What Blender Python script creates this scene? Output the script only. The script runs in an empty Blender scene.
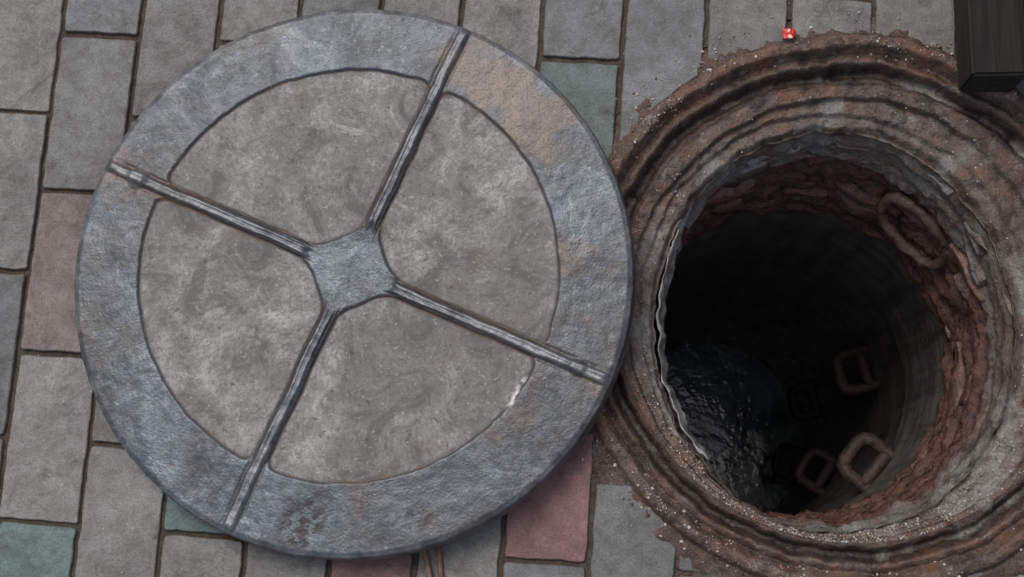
import bpy, bmesh, math, random
import numpy as np
from mathutils import Vector, Matrix, noise, Quaternion
random.seed(7)
S = bpy.context.scene
col = S.collection
def fr(x,y,z=0.0,o=4):
    return noise.fractal(Vector((x,y,z)),1.0,2.0,o)
def lerp(a,b,t): return a+(b-a)*t
def sstep(a,b,x):
    t=min(1,max(0,(x-a)/(b-a))); return t*t*(3-2*t)

# ------------------------------------------------------------ node helpers
class NT:
    def __init__(s,name):
        s.m=bpy.data.materials.new(name); s.m.use_nodes=True
        s.t=s.m.node_tree; s.b=s.t.nodes['Principled BSDF']
        s.tc=s.t.nodes.new('ShaderNodeTexCoord').outputs['Object']
    def L(s,a,b): s.t.links.new(a,b)
    def setin(s,sock,v):
        if hasattr(v,'links'): s.L(v,sock)
        else:
            if isinstance(v,tuple) and len(v)==3 and sock.type=='RGBA': v=v+(1,)
            sock.default_value=v
    def noise(s,scale,detail=4,rough=.6,vec=None,dist=0.0):
        n=s.t.nodes.new('ShaderNodeTexNoise'); s.L(vec or s.tc,n.inputs['Vector'])
        n.inputs['Scale'].default_value=scale; n.inputs['Detail'].default_value=detail
        n.inputs['Roughness'].default_value=rough; n.inputs['Distortion'].default_value=dist
        return n.outputs['Fac']
    def rng(s,f,a,b,c=0.0,d=1.0):
        n=s.t.nodes.new('ShaderNodeMapRange'); s.L(f,n.inputs[0])
        for i,v in enumerate((a,b,c,d)): n.inputs[i+1].default_value=v
        return n.outputs[0]
    def math(s,op,a,b=0.0):
        n=s.t.nodes.new('ShaderNodeMath'); n.operation=op
        s.setin(n.inputs[0],a); s.setin(n.inputs[1],b); return n.outputs[0]
    def mix(s,f,a,b,mode='MIX'):
        n=s.t.nodes.new('ShaderNodeMix'); n.data_type='RGBA'; n.blend_type=mode
        s.setin(n.inputs[0],f); s.setin(n.inputs[6],a); s.setin(n.inputs[7],b); return n.outputs[2]
    def attr(s,name,out='Fac'):
        n=s.t.nodes.new('ShaderNodeAttribute'); n.attribute_name=name; return n.outputs[out]
    def sep(s,ax):
        n=s.t.nodes.new('ShaderNodeSeparateXYZ'); s.L(s.tc,n.inputs[0]); return n.outputs[ax]
    def scalevec(s,v):
        n=s.t.nodes.new('ShaderNodeMapping'); s.L(s.tc,n.inputs[0]); n.inputs['Scale'].default_value=v; return n.outputs[0]
    def bump(s,h,dist,strength=1.0,prev=None):
        n=s.t.nodes.new('ShaderNodeBump'); s.L(h,n.inputs['Height'])
        n.inputs['Distance'].default_value=dist; n.inputs['Strength'].default_value=strength
        if prev: s.L(prev,n.inputs['Normal'])
        return n.outputs[0]
    def fin(s,colr,rough,norm=None,metal=0.0,spec=.5):
        s.setin(s.b.inputs['Base Color'],colr); s.setin(s.b.inputs['Roughness'],rough)
        s.setin(s.b.inputs['Metallic'],metal); s.b.inputs['Specular IOR Level'].default_value=spec
        if norm: s.L(norm,s.b.inputs['Normal'])
        return s.m

# ------------------------------------------------------------ materials
def m_brick():
    n=NT('paver_concrete'); t=n.attr('tint','Color'); e=n.attr('edge')
    big=n.noise(7,3,.6); mid=n.noise(45,5,.7); fine=n.noise(420,2,.7); blot=n.noise(17,5,.75,dist=.6)
    c=n.mix(n.rng(big,.35,.65),t,n.mix(1.0,t,(.66,.65,.65),'MULTIPLY'))
    c=n.mix(n.rng(mid,.42,.72,0,.55),c,n.mix(1.0,c,(.55,.53,.50),'MULTIPLY'))
    c=n.mix(n.rng(blot,.54,.70,0,.6),c,n.mix(1.0,c,(1.4,1.39,1.37),'MULTIPLY'))
    c=n.mix(n.rng(blot,.46,.32,0,.8),c,n.mix(1.0,c,(.50,.48,.46),'MULTIPLY'))
    c=n.mix(n.rng(fine,.35,.65,0,.65),c,n.mix(1.0,c,(.45,.45,.45),'MULTIPLY'))
    c=n.mix(n.rng(n.noise(240,2,.6),.63,.70,0,.5),c,n.mix(1.0,c,(1.7,1.7,1.65),'MULTIPLY'))
    c=n.mix(n.rng(n.noise(5,6,.8,dist=1.0),.58,.66,0,.7),c,(.062,.058,.053))
    em=n.math('SUBTRACT',1.0,e); em=n.math('MULTIPLY',em,n.rng(mid,.30,.6,.15,1))
    c=n.mix(em,c,(.075,.058,.045))
    b=n.bump(mid,.002,.5); b=n.bump(fine,.0014,.7,b)
    return n.fin(c,n.rng(mid,.3,.7,.48,.78),b,spec=.4)
def m_soil():
    n=NT('joint_soil'); a=n.noise(60,5,.7); f=n.noise(500,2,.7)
    c=n.mix(n.rng(a,.3,.7),(.035,.026,.021),(.10,.075,.058)); c=n.mix(n.rng(f,.6,.72),c,(.2,.17,.14))
    return n.fin(c,.95,n.bump(f,.003,1.0))
def m_frame():
    n=NT('rusted_frame_and_mortar'); z=n.sep('Z')
    big=n.noise(11,5,.65,dist=.4); mid=n.noise(55,6,.72); fine=n.noise(330,2,.7); pat=n.noise(24,5,.8,dist=.7)
    rust=n.mix(n.rng(mid,.35,.65),(.048,.028,.020),(.165,.096,.067))
    rust=n.mix(n.rng(big,.47,.60,0,.6),rust,n.mix(n.rng(mid,.35,.65),(.070,.056,.048),(.185,.158,.135)))
    rust=n.mix(n.rng(pat,.53,.63,0,.75),rust,(.185,.083,.050))
    rust=n.mix(n.rng(pat,.46,.37,0,.85),rust,(.038,.027,.022))
    rust=n.mix(n.rng(n.noise(33,5,.8),.58,.65,0,.6),rust,(.27,.24,.21))
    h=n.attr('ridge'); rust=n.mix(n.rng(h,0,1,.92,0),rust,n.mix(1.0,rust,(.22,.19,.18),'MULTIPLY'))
    mort=n.mix(n.rng(mid,.3,.7),(.105,.097,.087),(.29,.275,.252))
    mort=n.mix(n.rng(big,.47,.58,0,.75),mort,(.125,.080,.057))
    mort=n.mix(n.rng(pat,.46,.38,0,.75),mort,(.060,.047,.040))
    red=n.mix(n.rng(mid,.35,.65),(.040,.021,.017),(.16,.078,.056))
    zz=n.math('ADD',z,n.rng(big,.2,.8,-.03,.03))
    c=n.mix(n.rng(zz,-.020,-.034),rust,mort)
    c=n.mix(n.rng(zz,-.105,-.123),c,red)
    c=n.mix(n.rng(fine,.35,.62,.45,0),c,n.mix(1.0,c,(.25,.23,.22),'MULTIPLY'))
    c=n.mix(n.rng(n.noise(190,2,.6),.63,.69,0,.5),c,n.mix(1.0,c,(1.9,1.8,1.7),'MULTIPLY'))
    b=n.bump(mid,.0055,.75); b=n.bump(fine,.0025,.7,b)
    return n.fin(c,n.rng(mid,.3,.7,.30,.70),b)
def m_redbrick():
    n=NT('old_red_brick'); t=n.attr('tint','Color'); mid=n.noise(55,5,.7); fine=n.noise(300,2,.7); p=n.noise(20,5,.75)
    c=n.mix(n.rng(mid,.4,.62,0,.8),t,n.mix(1.0,t,(.26,.24,.23),'MULTIPLY'))
    c=n.mix(n.rng(p,.55,.64,0,.7),c,(.16,.137,.12))
    c=n.mix(n.rng(p,.44,.36,0,.5),c,(.19,.083,.056))
    b=n.bump(mid,.006,.9); b=n.bump(fine,.002,.8,b)
    return n.fin(c,n.rng(mid,.35,.65,.20,.6),b)
def m_pipe():
    n=NT('wet_concrete_pipe'); st=n.noise(1,4,.65,vec=n.scalevec((6,6,40))); mid=n.noise(40,5,.7)
    dr=n.noise(1,4,.65,vec=n.scalevec((40,40,3)))
    c=n.mix(n.rng(st,.35,.65),(.085,.08,.075),(.20,.188,.176)); c=n.mix(n.rng(dr,.46,.62,0,.75),c,(.055,.048,.044))
    c=n.mix(n.rng(mid,.52,.68,0,.5),c,(.22,.195,.17))
    return n.fin(c,n.rng(mid,.3,.7,.28,.6),n.bump(mid,.004,.9))
def m_water():
    n=NT('murky_water'); w=n.noise(13,2,.5,dist=.6); w2=n.noise(60,2,.5)
    b=n.bump(w,.0045,.7); b=n.bump(w2,.0012,.7,b)
    scum=n.noise(9,5,.7,dist=.5)
    c=n.mix(n.rng(scum,.45,.62),(.030,.070,.080),(.07,.10,.10))
    return n.fin(c,n.rng(scum,.45,.65,.10,.26),b,spec=.7)
def m_cover():
    n=NT('cast_steel_and_concrete'); p=n.attr('panel'); seam=n.attr('seam'); rib=n.attr('rib'); edge=n.attr('rim')
    big=n.noise(8,4,.62,dist=.3); mid=n.noise(42,6,.74); fine=n.noise(330,2,.7); clo=n.noise(16,6,.78,dist=.9); hug=n.noise(4.5,3,.55)
    c=n.mix(n.rng(mid,.36,.64),(.138,.134,.127),(.305,.298,.282))
    c=n.mix(n.rng(big,.42,.58,0,.7),c,(.140,.136,.129))
    c=n.mix(n.rng(clo,.52,.62,0,.72),c,(.078,.075,.071))
    c=n.mix(n.rng(clo,.45,.34,0,.65),c,(.40,.392,.375))
    c=n.mix(n.rng(n.noise(12,6,.75,dist=.4),.56,.66,0,.5),c,(.150,.118,.097))
    c=n.mix(n.rng(fine,.35,.56,.6,0),c,(.085,.083,.078))
    c=n.mix(n.rng(n.noise(210,2,.6),.64,.70,0,.4),c,(.42,.41,.39))
    c=n.mix(n.rng(n.noise(90,3,.7),.37,.31,0,.7),c,(.055,.052,.048))
    s=n.mix(n.rng(mid,.36,.64),(.052,.063,.075),(.105,.126,.147))
    s=n.mix(n.rng(clo,.50,.61,0,.8),s,(.034,.038,.044))
    s=n.mix(n.rng(clo,.44,.33,0,.65),s,(.165,.190,.212))
    s=n.mix(n.rng(hug,.44,.60,0,.55),s,(.055,.055,.058))
    s=n.mix(n.rng(big,.54,.64,0,.55),s,(.088,.078,.070))
    s=n.mix(n.rng(n.noise(110,4,.8),.57,.68,0,.55),s,(.20,.22,.24))
    rust=n.mix(n.rng(mid,.4,.6),(.042,.028,.022),(.12,.078,.057))
    s=n.mix(n.rng(n.noise(7,6,.78,dist=.5),.57,.64,0,.6),s,rust)
    r2=n.math('MULTIPLY',n.attr('rustzone'),n.rng(mid,.25,.52,.25,.9))
    s=n.mix(r2,s,n.mix(n.rng(clo,.4,.6),(.090,.069,.056),(.158,.126,.104)))
    s=n.mix(n.math('MULTIPLY',n.attr('scale'),n.rng(n.noise(95,4,.7),.46,.53,0,1)),s,(.028,.023,.021))
    s=n.mix(n.rng(fine,.36,.58,.4,0),s,(.030,.030,.034))
    ribc=n.mix(n.rng(mid,.38,.60),(.065,.07,.076),(.25,.26,.27))
    s=n.mix(n.math('MULTIPLY',rib,.75),s,ribc)
    k=n.mix(n.rng(n.math('ADD',p,n.rng(mid,.3,.7,-.3,.3)),.42,.58),s,c)
    sm=n.math('MULTIPLY',seam,n.rng(mid,.25,.55,.35,1))
    k=n.mix(sm,k,n.mix(n.rng(clo,.4,.6),(.025,.02,.018),(.09,.06,.044)))
    k=n.mix(n.math('MULTIPLY',n.attr('paint'),n.rng(mid,.42,.5,0,1)),k,(.58,.58,.56))
    ef=n.math('MULTIPLY',edge,n.rng(clo,.40,.58,0,.75)); k=n.mix(ef,k,n.mix(n.rng(mid,.4,.6),(.05,.045,.043),(.19,.195,.2)))
    rough=n.rng(clo,.3,.7,.32,.48); rough2=n.math('ADD',rough,n.math('MULTIPLY',p,.35))
    b=n.bump(mid,.0020,.5); b=n.bump(clo,.0012,.4,b); b=n.bump(fine,.0009,.5,b)
    met=n.math('MULTIPLY',n.math('SUBTRACT',1.0,p),.4)
    return n.fin(k,rough2,b,metal=met)
def m_iron(name,a,bb):
    n=NT(name); mid=n.noise(90,5,.7)
    return n.fin(n.mix(n.rng(mid,.35,.65),a,bb),.6,n.bump(mid,.003,.8))
def m_wood():
    n=NT('dark_wood'); g=n.noise(1,5,.7,vec=n.scalevec((90,7,90))); c=n.mix(n.rng(g,.35,.65),(.008,.007,.007),(.026,.021,.018))
    return n.fin(c,.8,n.bump(g,.003,.8),spec=.3)
def m_grit():
    n=NT('grit_stone'); return n.fin(n.attr('tint','Color'),.85)
MB,MS,MF,MR,MP,MW,MC=m_brick(),m_soil(),m_frame(),m_redbrick(),m_pipe(),m_water(),m_cover()
MG=m_grit(); MWD=m_wood()
MI=m_iron('rusty_iron',(.022,.014,.011),(.070,.043,.031))
MI2=m_iron('rust_scaled_iron',(.035,.023,.019),(.115,.068,.050))

def obj(name,verts,faces,mat,smooth=True,parent=None):
    me=bpy.data.meshes.new(name); me.from_pydata(verts,[],faces); me.update()
    o=bpy.data.objects.new(name,me); col.objects.link(o); me.materials.append(mat)
    if smooth: me.polygons.foreach_set('use_smooth',[len(p.vertices)<=4 for p in me.polygons])
    if parent: o.parent=parent
    return o
def fattr(o,name,vals):
    a=o.data.attributes.new(name,'FLOAT','POINT'); a.data.foreach_set('value',vals)
def cattr(o,name,vals):
    a=o.data.attributes.new(name,'FLOAT_COLOR','POINT')
    a.data.foreach_set('color',[c for v in vals for c in (v[0],v[1],v[2],1)])

C1=(.397,-.025); C2=(.381,-.045); RX,RY=.213,.244
CP=(.357,-.053); RP=.221          # shaft pipe axis / radius
CUT=.331
# ------------------------------------------------------------ ground sheet
V=[];F=[];NA=128
rad=[.36,.5,1,2,4,10,30,80]
for r in rad:
    for i in range(NA):
        t=2*math.pi*i/NA; V.append((C1[0]+r*math.cos(t),C1[1]+r*math.sin(t),-.005 if r<3 else -.02))
for j in range(len(rad)-1):
    for i in range(NA):
        k=(i+1)%NA; F.append((j*NA+i,(j+1)*NA+i,(j+1)*NA+k,j*NA+k))
obj('ground',V,F,MS)

# ------------------------------------------------------------ brick pavement
ang=math.radians(4.3); UA=(math.cos(ang),-math.sin(ang)); VA=(math.sin(ang),math.cos(ang))
off_odd=.086-.201; off_even=-.018-.201
greys=[(.258,.257,.25),(.232,.233,.230),(.275,.272,.262),(.212,.217,.22),(.245,.240,.23),(.197,.205,.212)]
pinks=[(.29,.19,.18),(.27,.20,.19)]; teals=[(.19,.24,.23),(.18,.225,.22)]
spec={(-1,1):(.160,.20,.195),(-1,-1):(.28,.153,.15),(-7,0):(.255,.203,.195),(-7,-2):(.170,.25,.240),(-5,-1):(.170,.243,.235),(-3,-2):(.26,.15,.145)}
V=[];F=[];TI=[];ED=[]
def outline(u0,u1,v0,v1,step):
    pts=[]
    def seg(a,b):
        L=math.hypot(b[0]-a[0],b[1]-a[1]); k=max(1,int(L/step))
        for i in range(k): pts.append((lerp(a[0],b[0],i/k),lerp(a[1],b[1],i/k)))
    c=.0035; d=.0011
    P=[(u0+c,v0),(u1-c,v0),(u1-d,v0+d),(u1,v0+c),(u1,v1-c),(u1-d,v1-d),(u1-c,v1),(u0+c,v1),(u0+d,v1-d),(u0,v1-c),(u0,v0+c),(u0+d,v0+d)]
    for i in range(12): seg(P[i],P[(i+1)%12])
    return [(p[0]*UA[0]+p[1]*VA[0],p[0]*UA[1]+p[1]*VA[1]) for p in pts]
def clip(pts):
    ins=[math.hypot(p[0]-C1[0],p[1]-C1[1])<CUT for p in pts]
    if not any(ins): return pts
    if all(ins): return None
    n=len(pts); s=next(i for i in range(n) if ins[i] and not ins[(i+1)%n])
    out=[]; i=(s+1)%n; cnt=0
    while cnt<n:
        if not ins[i]: out.append(pts[i])
        elif not ins[i-1]:
            a=pts[i-1]; j=i
            while ins[j%n]: j+=1
            b=pts[j%n]
            ta=math.atan2(a[1]-C1[1],a[0]-C1[0]); tb=math.atan2(b[1]-C1[1],b[0]-C1[0])
            d=(tb-ta+math.pi)%(2*math.pi)-math.pi; k=max(2,int(abs(d)*CUT/.005))
            for q in range(1,k): 
                t=ta+d*q/k; out.append((C1[0]+CUT*math.cos(t),C1[1]+CUT*math.sin(t)))
        i=(i+1)%n; cnt+=1
    area=0
    for i in range(len(out)):
        a=out[i];b=out[(i+1)%len(out)]; area+=a[0]*b[1]-b[0]*a[1]
    if area/2<.0008: return None
    return out
def inset(pts,d):
    n=len(pts); o=[]
    for i in range(n):
        a=pts[i-1];b=pts[(i+1)%n]; tx,ty=b[0]-a[0],b[1]-a[1]; L=math.hypot(tx,ty) or 1
        o.append((pts[i][0]-ty/L*d,pts[i][1]+tx/L*d))
    return o
for ci in range(-26,27):
    u0=.112+.1003*ci
    off=off_odd if ci%2 else off_even
    for n in range(-13,14):
        v0=off+.201*n; g=.0028
        cx=(u0+.05); cy=v0+.1; near=abs(cx)<.95 and abs(cy)<.65
        jj=lambda s: random.uniform(-s,s)
        pts=outline(u0+g+jj(.0008),u0+.1003-g+jj(.0008),v0+g+jj(.001),v0+.201-g+jj(.001),.006 if near else .3)
        pts=clip(pts)
        if not pts: continue
        if near:
            pts=[(p[0]+.0016*fr(p[0]*45,p[1]*45,3,2),p[1]+.0016*fr(p[0]*45,p[1]*45,9,2)) for p in pts]
        if (ci,n) in spec: c=spec[(ci,n)]
        else:
            c=random.choice(greys); q=random.random()
            if not (abs(cx)<.75 and abs(cy)<.5):
                if q<.10: c=random.choice(pinks)
                elif q<.2: c=random.choice(teals)
            k=random.uniform(.80,1.12); c=tuple(x*k for x in c)
        zb=jj(.0010); tx=jj(.010); ty=jj(.006)
        mx=sum(p[0] for p in pts)/len(pts); my=sum(p[1] for p in pts)/len(pts)
        rings=[(0,-.05,0),(0,-.0022,0),(.0007,-.0007,0.35),(.0016,0,.8)]
        N=len(pts); base=len(V)
        for d,z,e in rings:
            for p in (inset(pts,d) if d else pts):
                V.append((p[0],p[1],z+zb+(p[0]-mx)*tx+(p[1]-my)*ty)); TI.append(c); ED.append(e)
        for r in range(3):
            for i in range(N):
                k=(i+1)%N; F.append((base+r*N+i,base+r*N+k,base+(r+1)*N+k,base+(r+1)*N+i))
        for i in range(N): V.append(V[base+3*N+i]); TI.append(c); ED.append(.85)
        F.append(tuple(base+4*N+i for i in range(N)))
o=obj('brick_pavement',V,F,MB); cattr(o,'tint',TI); fattr(o,'edge',ED)

# ------------------------------------------------------------ open manhole
hole=bpy.data.objects.new('open_manhole',None); col.objects.link(hole)
prof=[(.392,-.016),(.375,-.011),(.360,-.007),(.348,-.003),(.338,-.001),(.332,.002),(.328,.010),(.322,.0125),(.316,.0115),(.3125,.001),(.3075,-.007),(.3045,-.004),(.3,-.001),(.2965,-.002),(.2935,-.013),(.289,-.021),(.284,-.021),(.281,-.014),(.277,-.010),(.274,-.011)]
RI=.274
PR=[p[0] for p in prof][::-1]; PZ=[p[1] for p in prof][::-1]
def frame_z(r): return float(np.interp(r,PR,PZ))
def soil_add(t,r):
    if r<.333: return 0
    return .0045*sstep(.15,-.5,math.sin(t-math.radians(35)))*sstep(.333,.34,r)
def nz(x,y,r):
    a=.0034*fr(x*20,y*20,1)+.0022*fr(x*70,y*70,5)
    b=fr(x*9,y*9,11)                     # broken, crumbled stretches
    a-=.006*sstep(.10,.45,b)*sstep(.345,.33,r)
    if r>.335: a*=1.2
    return a
def ledge(q,t):
    z=-.011-.007*q-.012*sstep(.87,1,q)
    a=.30+.05*math.sin(t*3+1)+.06*fr(math.cos(t)*5,math.sin(t)*5,1); z-=.008*sstep(a,a+.07,q)
    a=.62+.06*math.sin(t*2)+.08*fr(math.cos(t)*6,math.sin(t)*6,4); z-=.006*sstep(a,a+.05,q)
    return z
def lip(t):
    w=1+.022*fr(math.cos(t)*1.7,math.sin(t)*1.7,4)+.012*fr(math.cos(t)*9,math.sin(t)*9,2)
    return C2[0]+RX*w*math.cos(t), C2[1]+RY*w*math.sin(t)
NA=720
rs=list(np.linspace(.392,RI,76))
V=[];F=[];RG=[]
for r in rs:
    for i in range(NA):
        t=2*math.pi*i/NA; x=C1[0]+r*math.cos(t); y=C1[1]+r*math.sin(t)
        z=frame_z(r+.006*fr(math.cos(t)*3,math.sin(t)*3,7)+.0015*fr(math.cos(t)*20,math.sin(t)*20,r*30))
        zz=z+nz(x,y,r)+soil_add(t,r)
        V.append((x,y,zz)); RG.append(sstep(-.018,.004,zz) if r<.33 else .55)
for q in np.linspace(.04,1,32):
    for i in range(NA):
        t=2*math.pi*i/NA; lx,ly=lip(t)
        x=lerp(C1[0]+RI*math.cos(t),lx,q); y=lerp(C1[1]+RI*math.sin(t),ly,q)
        z=ledge(q,t); dz=(ledge(min(1,q+.05),t)-ledge(max(0,q-.05),t))
        V.append((x,y,z+nz(x,y,.25)+.003*fr(x*12,y*12,8))); 
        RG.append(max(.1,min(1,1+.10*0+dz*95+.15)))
zs=[-.036,-.041,-.046]+list(np.linspace(-.052,-.29,44))
def wallpt(t,z):
    lx,ly=lip(t); k=min(1,max(0,(-z-.03)/.24))
    return lerp(lx,CP[0]+(RP-.006)*math.cos(t),k), lerp(ly,CP[1]+(RP-.006)*math.sin(t),k)
for z in zs:
    for i in range(NA):
        t=2*math.pi*i/NA; x,y=wallpt(t,z)
        st=.008*math.sin(z*230+3*fr(math.cos(t)*2,math.sin(t)*2,z*4))
        d=st*.6+.010*fr(math.cos(t)*4,math.sin(t)*4,z*30)+.004*fr(math.cos(t)*15,math.sin(t)*15,z*70)
        if z>-.05: d*=.3
        elif z>-.10: d*=.6
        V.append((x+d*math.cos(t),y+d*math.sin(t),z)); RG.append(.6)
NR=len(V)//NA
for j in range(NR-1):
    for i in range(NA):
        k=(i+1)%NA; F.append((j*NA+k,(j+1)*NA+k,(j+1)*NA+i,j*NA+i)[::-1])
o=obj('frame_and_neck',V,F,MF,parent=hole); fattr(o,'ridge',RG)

# pipe
V=[];F=[];NA2=180
zs=[-.27,-.285,-.30]+list(np.linspace(-.32,-2.1,120)); 
for j,z in enumerate(zs):
    R=RP-.005 if j==0 else (RP if j==1 else RP+.004)
    if z<-.62: R+=.007
    if z<-1.25: R+=.006
    for i in range(NA2):
        t=2*math.pi*i/NA2; d=.003*fr(math.cos(t)*4,math.sin(t)*4,z*8)
        V.append((CP[0]+(R+d)*math.cos(t),CP[1]+(R+d)*math.sin(t),z))
for j in range(len(zs)-1):
    for i in range(NA2):
        k=(i+1)%NA2; F.append((j*NA2+i,(j+1)*NA2+i,(j+1)*NA2+k,j*NA2+k))
obj('shaft_pipe',V,F,MP,parent=hole)
V=[(CP[0],CP[1],-1.9)];F=[]
for i in range(64):
    t=2*math.pi*i/64; V.append((CP[0]+.25*math.cos(t),CP[1]+.25*math.sin(t),-1.9))
for i in range(64): F.append((0,1+i,1+(i+1)%64))
obj('water',V,F,MW,parent=hole)

def noisy_box(V,F,M,sx,sy,sz,amp,seed,cuts=5):
    bm=bmesh.new(); bmesh.ops.create_cube(bm,size=1)
    bmesh.ops.subdivide_edges(bm,edges=bm.edges[:],cuts=cuts,use_grid_fill=True)
    base=len(V)
    for v in bm.verts:
        p=Vector((v.co.x,v.co.y,v.co.z)); m=[abs(c)*2 for c in p]
        q=Vector((p.x*sx,p.y*sy,p.z*sz))
        ncor=sum(1 for c in m if c>.95)
        if ncor>=2: q*= .965 if ncor==2 else .93
        d=Vector((fr(q.x*28+seed,q.y*28,q.z*28,3),fr(q.x*28,q.y*28+seed,q.z*28+5,3),fr(q.x*28+3,q.y*28,q.z*28+seed,3)))
        V.append(tuple(M@(q+d*amp)))
    bm.verts.index_update()
    for f in bm.faces: F.append(tuple(base+v.index for v in f.verts))
    n=len(bm.verts); bm.free(); return n
V=[];F=[];TI=[]
for ci in range(5):
    z=-.126-ci*.034; t=random.uniform(0,1); t0=t
    while t<t0+2*math.pi-.12:
        ln=random.choice([.05,.07,.10,.12]); dt=ln/.222; tm=t+dt/2
        x,y=wallpt(tm,z); dep=.045
        back=.026*sstep(-.1,-.6,math.sin(tm+.4))
        off=dep/2-random.uniform(-.003,.009)+back
        if random.random()<.12: t+=dt; continue
        M=Matrix.Translation((x+off*math.cos(tm),y+off*math.sin(tm),z+random.uniform(-.004,.004)))@Matrix.Rotation(tm+random.uniform(-.1,.1),4,'Z')@Matrix.Rotation(random.uniform(-.08,.08),4,'X')@Matrix.Rotation(random.uniform(-.15,.05),4,'Y')
        k2=noisy_box(V,F,M,dep,ln-.005,random.uniform(.025,.031),.009,random.uniform(0,90))
        c=random.choice([(.215,.095,.070),(.15,.070,.054),(.23,.122,.095),(.12,.063,.050),(.17,.102,.083)])
        TI+= [c]*k2; t+=dt
o=obj('brick_courses',V,F,MR,parent=hole); cattr(o,'tint',TI)
V=[];F=[];TI=[]
for i in range(30):
    t=random.uniform(.1,2.9); z=random.uniform(-.115,-.045); x,y=wallpt(t,z)
    off=.016
    M=Matrix.Translation((x+off*math.cos(t),y+off*math.sin(t),z))@Matrix.Rotation(t+random.uniform(-.25,.25),4,'Z')@Matrix.Rotation(random.uniform(-.2,.2),4,'X')@Matrix.Rotation(random.uniform(-.5,.0),4,'Y')
    k2=noisy_box(V,F,M,random.uniform(.03,.05),random.uniform(.05,.12),random.uniform(.006,.014),.006,random.uniform(0,90))
    c=random.choice([(.27,.26,.24),(.20,.19,.175),(.29,.275,.255),(.20,.158,.13),(.14,.115,.10)]); TI+=[c]*k2
o=obj('mortar_slabs',V,F,MR,parent=hole); cattr(o,'tint',TI)
# torn pale membrane hanging from the lip on one side
V=[];F=[];nt_,nz_=70,10
for i in range(nt_+1):
    t=math.radians(lerp(150,222,i/nt_)); lx,ly=lip(t); dep=.055+.030*fr(math.cos(t)*14,math.sin(t)*14,3)
    for j in range(nz_+1):
        q=j/nz_; z=-.029-dep*q; inn=.004+.010*q+.004*fr(t*9,q*3,5)
        V.append((lx-inn*math.cos(t),ly-inn*math.sin(t),z))
for i in range(nt_):
    for j in range(nz_): a=i*(nz_+1)+j; F.append((a,a+1,a+nz_+2,a+nz_+1))
n_=NT('dusty_membrane'); md=n_.noise(50,5,.7)
mm=n_.fin(n_.mix(n_.rng(md,.4,.62),(.11,.10,.09),(.36,.35,.33)),.45,n_.bump(md,.002,.6))
o=obj('torn_membrane',V,F,mm,parent=hole); s_=o.modifiers.new('thick','SOLIDIFY'); s_.thickness=.0012

# ------------------------------------------------------------ step irons
def tube(name,pts,r,mat,closed=False,parent=None,flat=1.0,amp=.0012):
    V=[];F=[];n=len(pts);K=10
    for i,p in enumerate(pts):
        a=Vector(pts[i-1] if (closed or i>0) else pts[0]); b=Vector(pts[(i+1)%n] if (closed or i<n-1) else pts[-1])
        T=(b-a).normalized(); up=Vector((0,0,1)); s=T.cross(up)
        if s.length<.05: s=Vector((1,0,0))
        s.normalize(); u=s.cross(T)
        for k in range(K):
            q=2*math.pi*k/K; pp=Vector(p)+s*r*math.cos(q)+u*r*flat*math.sin(q)
            pp+=Vector((1,1,1))*amp*fr(pp.x*90,pp.y*90,pp.z*90)
            V.append(tuple(pp))
    for i in range(n if closed else n-1):
        j=(i+1)%n
        for k in range(K):
            l=(k+1)%K; F.append((i*K+k,i*K+l,j*K+l,j*K+k))
    if not closed: F.append(tuple(range(K))[::-1]); F.append(tuple((n-1)*K+k for k in range(K)))
    return obj(name,V,F,mat,parent=parent)
def rung(i,th,z,w=.068,tip=.170,wall=.240):
    T=math.radians(th); er=Vector((math.cos(T),math.sin(T),0)); et=Vector((-math.sin(T),math.cos(T),0))
    ctrl=[(wall,-w/2),(tip+.016,-w/2),(tip+.004,-w/2+.005),(tip,-w/2+.016),(tip,w/2-.016),(tip+.004,w/2-.005),(tip+.016,w/2),(wall,w/2),]
    pts=[]
    for a,b in zip(ctrl[:-1],ctrl[1:]):
        for q in range(5): pts.append((lerp(a[0],b[0],q/5),lerp(a[1],b[1],q/5)))
    pts.append(ctrl[-1])
    P=[Vector((CP[0],CP[1],z))+er*a+et*b for a,b in pts]
    tube('step_iron_%d'%i,P,.0105,MI,parent=hole)
    P=[Vector((CP[0],CP[1],z))+er*(.215)+et*(-w/2+w*q/8) for q in range(9)]
    tube('step_iron_plate_%d'%i,P,.0105,MI,parent=hole)
for i,(th,z) in enumerate([(-39,-.57),(14,-.85),(-34,-1.15),(15,-1.45),(-19,-1.75)]): rung(i+1,th,z,w=.064)
wx,wy=wallpt(math.radians(44),-.17)
T=math.radians(46); er=Vector((math.cos(T),math.sin(T),0)); et=Vector((-math.sin(T),math.cos(T),0))
c0=Vector((wx,wy,-.165))-er*.014
P=[]
for i in range(40):
    q=2*math.pi*i/40; a=math.copysign(abs(math.cos(q))**.75,math.cos(q)); b=math.copysign(abs(math.sin(q))**.75,math.sin(q))
    P.append(c0+er*(.012*b)+et*(.052*a)+Vector((0,0,1))*(.034*b+.012*a))
tube('old_step_iron',P,.0075,MI2,closed=True,parent=hole,amp=.003)

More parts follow.
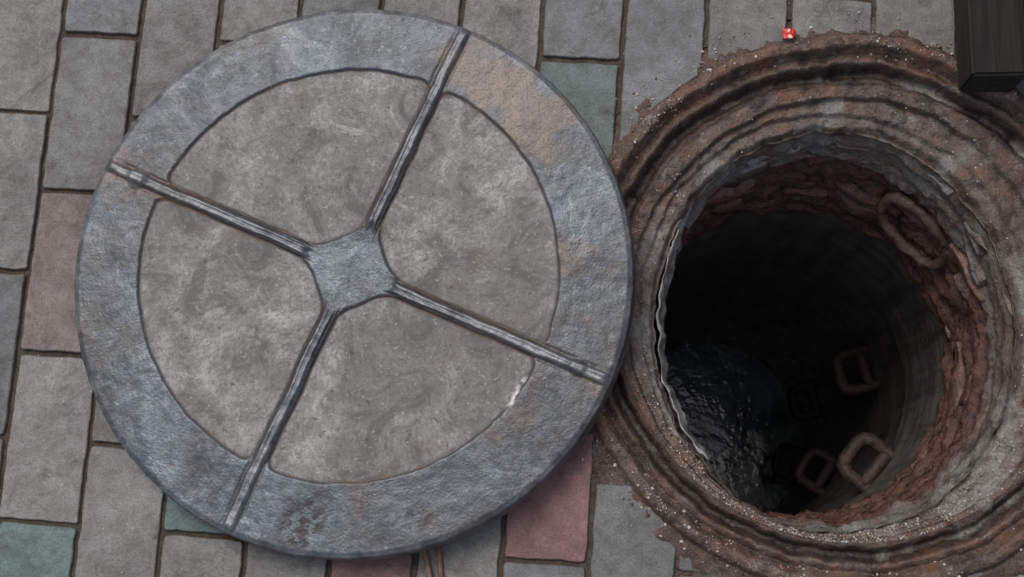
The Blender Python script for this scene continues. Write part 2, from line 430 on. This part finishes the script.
# ------------------------------------------------------------ manhole cover
cc=(-.187,.008); RC=.3300
A=(.911,-.412); B=(.412,.911); XO=(.002,.006)
def smin(a,b,k):
    h=max(k-abs(a-b),0)/k; return min(a,b)-h*h*k*.25
def cover_h(x,y):
    r=math.hypot(x,y); px,py=x-XO[0],y-XO[1]
    wob=.0018*fr(x*30,y*30,2)
    a=px*A[0]+py*A[1]; b=px*B[0]+py*B[1]
    a+= .0018*fr(b*14,3,1); b+=.0018*fr(a*14,9,1)
    d1=abs(a); d2=abs(b)
    plate=(abs(a)+abs(b)-.062)*.707
    web=smin(d1-.0095,d2-.0095,.004); web=smin(web,plate,.012)
    ringd=.2480-math.hypot(x+.003,y-.004)
    steel=smin(web,ringd,.014)+wob
    panel=sstep(-.001,.0012,steel)
    seam=math.exp(-(steel/.0015)**2)
    h=-.0022*sstep(-.0015,.002,steel)-.0018*seam
    rd=min(d1,d2); edge_in = .328-r
    inplate=sstep(-.006,.003,plate)
    w=.0072*(.85+.2*fr(a*20,b*20,4))
    u=rd/w
    prof_=sstep(1.0,.62,u)*(1-.25*math.exp(-(rd/.0016)**2))
    on=inplate*sstep(-.002,.008,edge_in)
    h+=(.0046+.0010*fr(a*60,b*60,1))*prof_*on
    gut=math.exp(-((rd-.0088)/.0014)**2); h-=.0016*gut*inplate*(1 if r<.31 else .4)
    rib=prof_*on
    kd=math.hypot(px+A[0]*.285,py+A[1]*.285); h+=.0045*sstep(.014,.007,kd); rib=max(rib,sstep(.014,.009,kd))
    kd=math.hypot(px-A[0]*.290,py-A[1]*.290); h+=.003*sstep(.012,.006,kd)
    h+=.0008*fr(x*18,y*18,6)+.0003*fr(x*80,y*80,2)
    h+=.0010*(1-panel)*fr(x*9,y*9,1)
    rim=sstep(.3195,.3285,r+.004*fr(x*22,y*22,9))
    h-=.002*sstep(.324,.330,r)
    def blob(bx,by,br): return sstep(br,br*.35,math.hypot(x-bx,y-by)+.5*br*fr(x*28,y*28,3))
    rz=max(blob(.175,.222,.060),blob(.215,.185,.065),blob(.135,.255,.04))
    rz=max(rz,.9*blob(.285,-.130,.022),.5*blob(-.28,.14,.03),.5*blob(.10,-.285,.015))
    sc=max(blob(-.045,-.292,.036),.7*blob(.085,-.285,.02),.5*blob(-.26,-.17,.03),.6*blob(-.20,.215,.02),.5*blob(-.17,-.24,.025))
    h-=.0008*sc
    ux,uy=.50,.86; lx=(x-.196)*ux+(y+.142)*uy; ly=-(x-.196)*uy+(y+.142)*ux
    pt=sstep(.003,.001,abs(ly+.005*fr(lx*60,1,1)))*sstep(.026,.012,abs(lx))
    return h,panel,min(1,seam+gut*.9*inplate*(r<.318)),rib,rim,rz,sc,pt
V=[];F=[];NAT=7;at=[[] for _ in range(NAT)]; NA=900
TH=.034
rr=[0.0008]+list(np.linspace(.004,RC,210))
for r in rr:
    for i in range(NA):
        t=2*math.pi*i/NA; x=r*math.cos(t); y=r*math.sin(t)
        res=cover_h(x,y); V.append((x,y,TH+res[0]))
        for k in range(NAT): at[k].append(res[k+1])
for dr,z in [(.0010,TH-.0045),(.0014,TH-.007),(.0028,TH-.013),(.0035,TH-.022),(.0035,.002),(.001,0)]:
    for i in range(NA):
        t=2*math.pi*i/NA; w=.0010*fr(math.cos(t)*25,math.sin(t)*25,z*40); r=RC+dr+w
        V.append((r*math.cos(t),r*math.sin(t),z)); 
        for k,v in enumerate((0,0,0,.8,.35,0,0)): at[k].append(v)
NR=len(V)//NA
for j in range(NR-1):
    for i in range(NA):
        k=(i+1)%NA; F.append((j*NA+i,(j+1)*NA+i,(j+1)*NA+k,j*NA+k))
F.append(tuple(range(NA))); F.append(tuple((NR-1)*NA+i for i in range(NA))[::-1])
cov=obj('manhole_cover',V,F,MC)
for k,nm in enumerate(('panel','seam','rib','rim','rustzone','scale','paint')): fattr(cov,nm,at[k])
cov.location=(cc[0],cc[1]+.002,.0150); cov.rotation_euler=(0,math.radians(-1.75),0); cov.scale=(1,.985,1)

# ------------------------------------------------------------ grit
V=[];F=[];TI=[]
ico=bmesh.new(); bmesh.ops.create_icosphere(ico,subdivisions=1,radius=1); iv=[v.co.copy() for v in ico.verts]; ico.verts.index_update(); iff=[[v.index for v in f.verts] for f in ico.faces]; ico.free()
def stone(x,y,z,s,c):
    b=len(V); R=Quaternion((random.gauss(0,1),random.gauss(0,1),random.gauss(0,1),random.gauss(0,1))).normalized()
    sc=Vector((s*random.uniform(.7,1.3),s*random.uniform(.6,1.1),s*random.uniform(.4,.8)))
    for v in iv:
        q=Vector((v.x*sc.x,v.y*sc.y,v.z*sc.z))*random.uniform(.8,1.15); q=R@q; V.append((x+q.x,y+q.y,z+q.z)); TI.append(c)
    for f in iff: F.append(tuple(b+i for i in f))
cols=[(.38,.35,.31),(.28,.22,.18),(.17,.11,.085),(.08,.06,.05),(.45,.43,.40),(.2,.19,.18)]
for i in range(4600):
    t=random.uniform(0,2*math.pi); r=.305+abs(random.gauss(0,.032))
    if r>.40: continue
    x=C1[0]+r*math.cos(t); y=C1[1]+r*math.sin(t)
    if fr(x*14,y*14,5)<random.uniform(-.3,.4): continue
    z=max(frame_z(r)+nz(x,y,r)+soil_add(t,r), 0.0 if r>CUT+.003 else -1)
    s=random.choice([.0005,.0006,.0007,.0008,.001,.0015,.0022]); stone(x,y,z+s*.2,s,random.choice(cols))
for i in range(2600):
    t=random.gauss(math.radians(265),.8) if i%3 else random.uniform(0,6.28); q=random.uniform(.05,.95); lx,ly=lip(t)
    x=lerp(C1[0]+RI*math.cos(t),lx,q); y=lerp(C1[1]+RI*math.sin(t),ly,q)
    z=ledge(q,t)+nz(x,y,.25)+.003*fr(x*12,y*12,8)
    s=random.choice([.0005,.0006,.0008,.001,.0016]); stone(x,y,z+s*.3,s,random.choice(cols))
for i in range(700):
    x=random.uniform(-.8,.85); y=random.uniform(-.5,.5)
    if math.hypot(x-C1[0],y-C1[1])<.34: continue
    s=random.choice([.0005,.0006,.0008,.0012]); stone(x,y,.0006,s,random.choice(cols))
o=obj('gravel_grit',V,F,MG,smooth=False); cattr(o,'tint',TI)

# ------------------------------------------------------------ dark wooden stand (upper right)
st=bpy.data.objects.new('wooden_stand',None); col.objects.link(st)
def beam(name,x0,x1,y0,y1,z0,z1,rot=0):
    bm=bmesh.new(); bmesh.ops.create_cube(bm,size=1)
    M=Matrix.Translation(((x0+x1)/2,(y0+y1)/2,(z0+z1)/2))@Matrix.Rotation(rot,4,'Z')@Matrix.Diagonal((x1-x0,y1-y0,z1-z0,1))
    bmesh.ops.transform(bm,matrix=M,verts=bm.verts); bmesh.ops.bevel(bm,geom=bm.edges[:],offset=.003,segments=2,affect='EDGES')
    me=bpy.data.meshes.new(name); bm.to_mesh(me); bm.free(); o=bpy.data.objects.new(name,me); col.objects.link(o); me.materials.append(MWD); o.parent=st
beam('foot_rail',.530,.594,.226,.78,.016,.085,0)
beam('post',.597,.660,.246,.310,.014,.30)
beam('cross_rail',.663,1.10,.252,.300,.18,.23)
beam('post_far',.597,.660,.70,.75,.0,.30)
beam('far_foot_rail',1.103,1.16,.225,.78,.004,.085)
beam('top_board',.565,1.16,.245,.78,.302,.325)

# ------------------------------------------------------------ little things
e=bpy.data.objects.new('rusty_strap',None); col.objects.link(e)
for i,dx in enumerate((-.008,.008)):
    P=[Vector((-.098+dx+.02*q+.003*math.sin(q*5+i),-.29-.11*q,.004+.002*math.sin(q*4))) for q in np.linspace(0,1,14)]
    tube('prong_%d'%(i+1),P,.0032,m_iron('strap_rust_%d'%i,(.08,.045,.025),(.20,.11,.07)),parent=e)
V=[];F=[];n=14
for j in range(n):
    for i in range(n):
        u=(i/(n-1)-.5)*.015; v=(j/(n-1)-.5)*.012; q=fr(u*260,v*260,3,2)
        V.append((.3355+u+.002*q,.307+v+.002*fr(v*200,u*200,8,2),.0075+.004*q+.003*(1-(u/.0085)**2)))
for j in range(n-1):
    for i in range(n-1): F.append((j*n+i,j*n+i+1,(j+1)*n+i+1,(j+1)*n+i))
nn=NT('red_white_plastic'); mr=nn.mix(nn.rng(nn.noise(110,1),.62,.66),(.60,.035,.03),(.7,.5,.48))
w=obj('candy_wrapper',V,F,nn.fin(mr,.35)); sm=w.modifiers.new('thick','SOLIDIFY'); sm.thickness=.0004

# ------------------------------------------------------------ light
W=bpy.data.worlds.new('World'); S.world=W; W.use_nodes=True
nt=W.node_tree; bg=nt.nodes['Background']; sk=nt.nodes.new('ShaderNodeTexSky'); sk.sky_type='NISHITA'
EL,AZ=62,-30
sk.sun_disc=False; sk.sun_elevation=math.radians(EL); sk.sun_rotation=math.radians(AZ)
sk.air_density=1.0; sk.dust_density=4.0
hs=nt.nodes.new('ShaderNodeHueSaturation'); hs.inputs['Saturation'].default_value=.55
nt.links.new(sk.outputs[0],hs.inputs['Color']); nt.links.new(hs.outputs[0],bg.inputs[0]); bg.inputs[1].default_value=.140
sl=bpy.data.lights.new('Sun','SUN'); sl.energy=1.35; sl.angle=math.radians(28); sl.color=(1,.97,.92)
so=bpy.data.objects.new('Sun',sl); col.objects.link(so)
el=math.radians(EL); az=math.radians(AZ)
D=Vector((math.sin(az)*math.cos(el),math.cos(az)*math.cos(el),math.sin(el)))
so.rotation_euler=D.to_track_quat('Z','Y').to_euler()

# ------------------------------------------------------------ camera
cd=bpy.data.cameras.new('Camera'); cam=bpy.data.objects.new('Camera',cd); col.objects.link(cam)
C=Vector((.103,-.292,1.686)); Fw=(-C).normalized(); Up=(Vector((0,1,0))-Fw*Fw.y).normalized(); Rt=Fw.cross(Up)
Mx=Matrix((Rt,Up,-Fw)).transposed().to_4x4(); Mx.translation=C; cam.matrix_world=Mx
cd.sensor_width=36; cd.lens=1440*36/1024; cd.clip_start=.01; cd.clip_end=300
S.camera=cam
S.view_settings.view_transform='Standard'; S.view_settings.look='None'; S.view_settings.exposure=0
